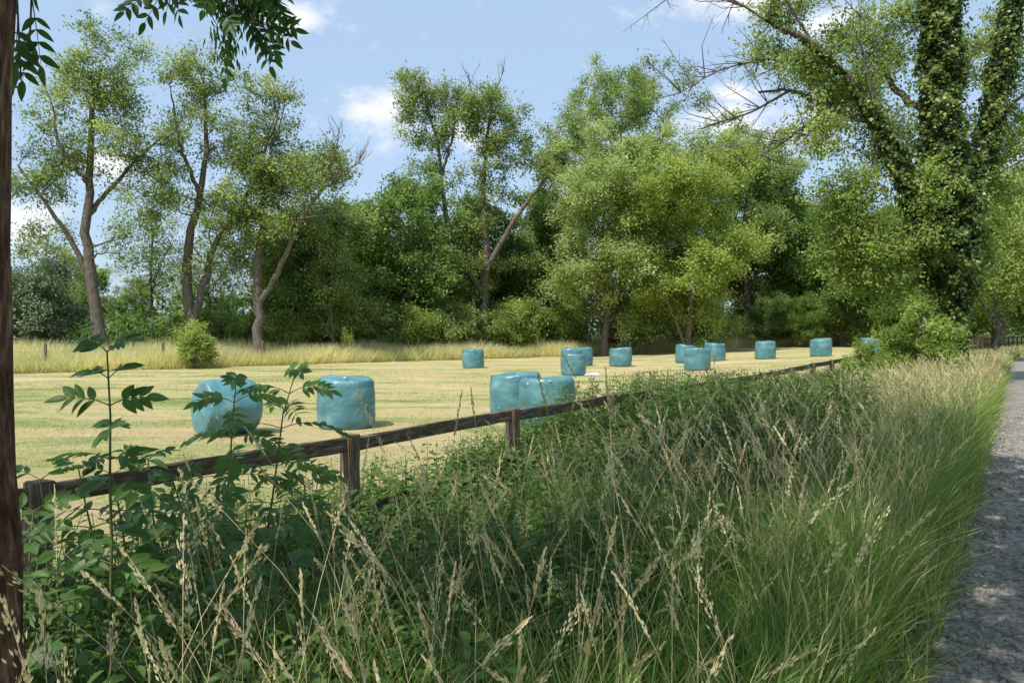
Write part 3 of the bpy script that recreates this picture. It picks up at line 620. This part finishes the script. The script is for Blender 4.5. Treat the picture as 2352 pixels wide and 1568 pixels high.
def sapling(loc,h,nodes,label,length=.2,pairs=3,ll=.1,tpl=T_broad,lean=(0,0),start=.35,name='ash_sapling',droop=.3,tint=.5):
    root=empty(name,loc,label,'sapling','leafy saplings by the fence');LB=MB();SB=MB()
    t=np.linspace(0,1,8)[:,None];C=np.array([0,0,1.])*h*t+np.array([lean[0],lean[1],0])*t**2*h+r.standard_normal((8,3))*.008*t
    SB.tubes(C[None],np.linspace(.009,.003,8)[None],6)
    for i in range(nodes):
        f=start+(1-start)*(i/(nodes-1));c=np.array([np.interp(f,t[:,0],C[:,q]) for q in range(3)])
        a=i*np.pi/2+r.normal()*.3+.2
        for sg in (0,np.pi):
            e=.25+.9*max(0,f-.7)*2
            d=np.array([math.cos(a+sg),math.sin(a+sg),e]);sc=1-.35*max(0,f-.75)/.25
            pinnate(LB,SB,c,d,(r.normal()*.35,-.45+r.normal()*.35,.9),length*sc*(.85+.3*r.random()),pairs,ll*(.6+.4*sc),tpl,droop,tint)
    link('stem',SB.mesh('sapling_stem',M_stem,True),root);link('foliage',LB.mesh('sapling_foliage',M_fore),root)
sapling(at(-1.52,3.0),1.66,11,'young ash sapling rising above the fence rail',.20,3,.092,start=.40,tint=.45)
sapling(at(-1.50,4.1),1.50,10,'young ash sapling with long feathery leaves',.35,6,.085,T_ash,(.05,0),.42,droop=.5,tint=.65)
sapling(at(-1.36,4.3),1.52,10,'arching ash sapling before the fence',.38,6,.085,T_ash,(.12,0),.42,droop=.5,tint=.65)
for (x,y,h) in [(-1.85,3.0,1.05),(-1.55,2.9,1.0),(-1.25,3.3,1.0),(-1.95,3.4,1.12),(-.85,3.3,.85),(-1.35,3.6,1.1),(-.95,3.9,1.0),(-1.6,3.4,1.1),(-1.7,3.8,1.15),(-1.15,2.9,.85),(-1.8,3.5,1.15)]:
    sapling(at(x,y),h,7,'low leafy ash sapling in shade',.2,3,.08,T_broad,(r.normal()*.08,r.normal()*.08),.3,tint=.5)
# ------------------------------------------------------------------ near ash tree
tx,ty=-1.62,2.2;root=empty('ash_tree',at(tx,ty),'brown ash trunk with overhanging leafy branches beside fence','tree')
W,C=grow([([(.035,0,0),(.03,.8,0),(.01,1.4,.0),(.0,2.0,.0),(.035,2.6,0),(.05,4.6,0)],.2,.19),([(.05,4.5,0),(.1,7,-.5),(.3,10,-1)],.19,.08),
  ([(.02,4.4,-.1),(1.2,6.2,0),(3,7.4,.8),(5,8.2,1.5)],.12,.04),([(.05,4.6,-.1),(.5,6.5,-2),(1,7.8,-4),(1.2,8.5,-6)],.12,.04),([(.05,5.6,-.2),(-1.5,7,-1),(-3,8,-2)],.1,.04),([(.05,6,-.2),(1,7.8,2),(1.6,8.6,4)],.1,.04)],
  [(.8,8.7,6.5,2.8,30,-2,6),(3,8.2,4,2.2,11,1.5,4),(0,11,4,2,8,-2.5,4),(-1.5,7.8,3,2,8,-4.5,3.5)],1,76,9,13,.24,tl=(.5,1.2),seed=51,wood_r=.9,wob=.005,flare=.25)
link('trunk',W.mesh('near_trunk',M_barknear,True),root)
link('crown',C.mesh('near_crown',M_fore),root)
LB=MB();SB=MB();lo=np.array(root.location)
def hang(path,nl,length,pairs,ll,dirb,ds=.5):
    P=interp_poly(np.array(path,float)-lo+np.array([0,0,.03]),14);SB.tubes(P[None],np.linspace(.009,.003,14)[None],5)
    for i in range(nl):
        f=.15+.85*(i+.5)/nl;c=P[min(13,int(f*13))]
        d=np.array(dirb)+r.standard_normal(3)*ds
        pinnate(LB,SB,c,d,(r.normal()*.5,-1,.35+r.normal()*.3),length*(.8+.4*r.random()),pairs,ll,T_ash,.3,.2)
SB.tubes(interp_poly(np.array([[-1.55,2.2,5.0],[-1.5,2.8,4.7],[-1.4,3.3,4.2],[-1.3,3.5,3.9]])-lo,12)[None],np.linspace(.03,.01,12)[None],6)
hang([[-1.4,3.35,4.15],[-1.32,3.5,3.85],[-1.28,3.55,3.66],[-1.26,3.55,3.58]],9,.16,4,.070,(.2,0,-.6))
hang([[-1.38,3.4,4.0],[-1.25,3.5,3.82],[-1.1,3.5,3.75],[-1.04,3.5,3.73]],10,.18,5,.065,(.9,0,-.05),.35)
hang([[-1.35,3.4,4.0],[-1.42,3.45,3.82],[-1.52,3.5,3.75],[-1.58,3.5,3.72]],10,.17,4,.068,(-.7,0,-.1),.4)
hang([[-1.3,3.5,3.8],[-1.18,3.5,3.64],[-1.1,3.5,3.57]],10,.18,5,.065,(.9,0,-.2),.35)
hang([[-1.6,2.3,4.4],[-1.72,2.8,3.9],[-1.79,3.0,3.6],[-1.81,3.0,3.3]],10,.17,4,.08,(.1,0,-1))
hang([[-1.6,2.3,4.4],[-1.80,2.9,3.7],[-1.84,3.0,3.2]],9,.17,4,.08,(.1,0,-.8))
for c0 in ([-1.30,3.52,3.74],[-1.22,3.52,3.70],[-1.36,3.5,3.80],[-1.26,3.52,3.62],[-1.24,3.52,3.54]):
    n=70;P=np.array(c0)-lo+r.standard_normal((n,3))*np.array([.03,.03,.04])
    LB.inst(T_ash,P,np.array([0,0,-1.])+r.standard_normal((n,3))*.3,r.standard_normal((n,3))+np.array([0,-1,0]),np.stack([np.full(n,.025),np.full(n,.045),np.full(n,.03)],-1),np.clip(.4+.2*r.standard_normal(n),0,1))
link('branch',SB.mesh('near_branch',M_bark,True),root)
link('leaves',LB.mesh('near_leaves',M_fore),root)
W,C=gen(12,10,5.3,90,9,14,.26,61,9,.18);tree('path_shade_tree',at(4.4,.9),'unseen broadleaf tree added to shade the gravel path',W,C,M_ashleaf,group='unseen shade trees')  # out-of-view tree, added to cast dappled shade on the path
# ------------------------------------------------------------------ light, sky, camera
sd=np.array([-.62,-.79]);el=R(58);az=math.atan2(sd[0],sd[1])
sun=bpy.data.lights.new('sun','SUN');sun.energy=5.0;sun.angle=R(.5);sun.color=(1,.955,.88)
so=bpy.data.objects.new('sun',sun);COL.objects.link(so)
dv=Vector((-sd[0]*math.cos(el)/np.linalg.norm(sd),-sd[1]*math.cos(el)/np.linalg.norm(sd),-math.sin(el)))
so.rotation_euler=dv.to_track_quat('-Z','Y').to_euler()
w=bpy.data.worlds.new('World');scene.world=w;w.use_nodes=True;nt=w.node_tree;nt.nodes.clear();L=nt.links
sky=N(nt,'ShaderNodeTexSky',sky_type='NISHITA');sky.sun_disc=False;sky.sun_elevation=el;sky.sun_rotation=az%(2*math.pi);sky.air_density=1.0;sky.dust_density=1.5;sky.ozone_density=1.2
tc=N(nt,'ShaderNodeTexCoord')
hz=N(nt,'ShaderNodeMix',data_type='RGBA');hz.inputs[0].default_value=.6;L.new(sky.outputs[0],hz.inputs[6]);hz.inputs[7].default_value=(4.2,5.7,7.7,1)
acc=None
for (u,v,ru,rv) in [(900,270,120,65),(1060,300,70,50),(700,45,90,35),(1680,285,140,50),(1830,300,130,50),(1700,5,170,40),(270,385,70,40),(60,520,100,60),(1680,215,60,18),(1900,60,110,35),(2300,420,90,70)]:
    c=nrm(np.array([(u-1176)/1829,1,(755-v)/1829]))
    sb=N(nt,'ShaderNodeVectorMath',operation='SUBTRACT');L.new(tc.outputs['Generated'],sb.inputs[0]);sb.inputs[1].default_value=c
    ml=N(nt,'ShaderNodeVectorMath',operation='MULTIPLY');L.new(sb.outputs[0],ml.inputs[0]);ml.inputs[1].default_value=(1829/ru,1829/ru,1829/rv)
    ln=N(nt,'ShaderNodeVectorMath',operation='LENGTH');L.new(ml.outputs[0],ln.inputs[0])
    iv2=N(nt,'ShaderNodeMath',operation='SUBTRACT');iv2.inputs[0].default_value=1;L.new(ln.outputs['Value'],iv2.inputs[1])
    if acc is None: acc=iv2
    else:
        mm=N(nt,'ShaderNodeMath',operation='MAXIMUM');L.new(acc.outputs[0],mm.inputs[0]);L.new(iv2.outputs[0],mm.inputs[1]);acc=mm
cl=N(nt,'ShaderNodeMath',operation='MAXIMUM');cl.inputs[1].default_value=-.6;L.new(acc.outputs[0],cl.inputs[0])
mp=N(nt,'ShaderNodeMapping');mp.inputs['Scale'].default_value=(1,1,1.6);L.new(tc.outputs['Generated'],mp.inputs['Vector'])
no=N(nt,'ShaderNodeTexNoise');no.inputs['Scale'].default_value=18;no.inputs['Detail'].default_value=10;no.inputs['Roughness'].default_value=.62;L.new(mp.outputs[0],no.inputs['Vector'])
ma=N(nt,'ShaderNodeMath',operation='MULTIPLY_ADD');ma.inputs[1].default_value=3.6;L.new(no.outputs['Fac'],ma.inputs[0]);L.new(cl.outputs[0],ma.inputs[2])
mr=N(nt,'ShaderNodeMapRange');mr.interpolation_type='SMOOTHSTEP';mr.inputs['From Min'].default_value=1.45;mr.inputs['From Max'].default_value=2.9;L.new(ma.outputs[0],mr.inputs['Value'])
mx=N(nt,'ShaderNodeMix',data_type='RGBA');L.new(mr.outputs[0],mx.inputs[0]);L.new(hz.outputs[2],mx.inputs[6]);mx.inputs[7].default_value=(7.0,7.1,7.4,1)
bg=N(nt,'ShaderNodeBackground');bg.inputs['Strength'].default_value=.145;L.new(mx.outputs[2],bg.inputs['Color'])
o=N(nt,'ShaderNodeOutputWorld');L.new(bg.outputs[0],o.inputs['Surface'])
cam=bpy.data.cameras.new('camera');co=bpy.data.objects.new('camera',cam);COL.objects.link(co)
cam.lens=28;cam.sensor_width=36;cam.clip_end=3000;cam.clip_start=.05
co.location=(0,0,2.3);co.rotation_euler=(R(90-.86),0,0);scene.camera=co
scene.view_settings.view_transform='Standard';scene.view_settings.look='None';scene.view_settings.exposure=0
print('done',time.time()-T0)
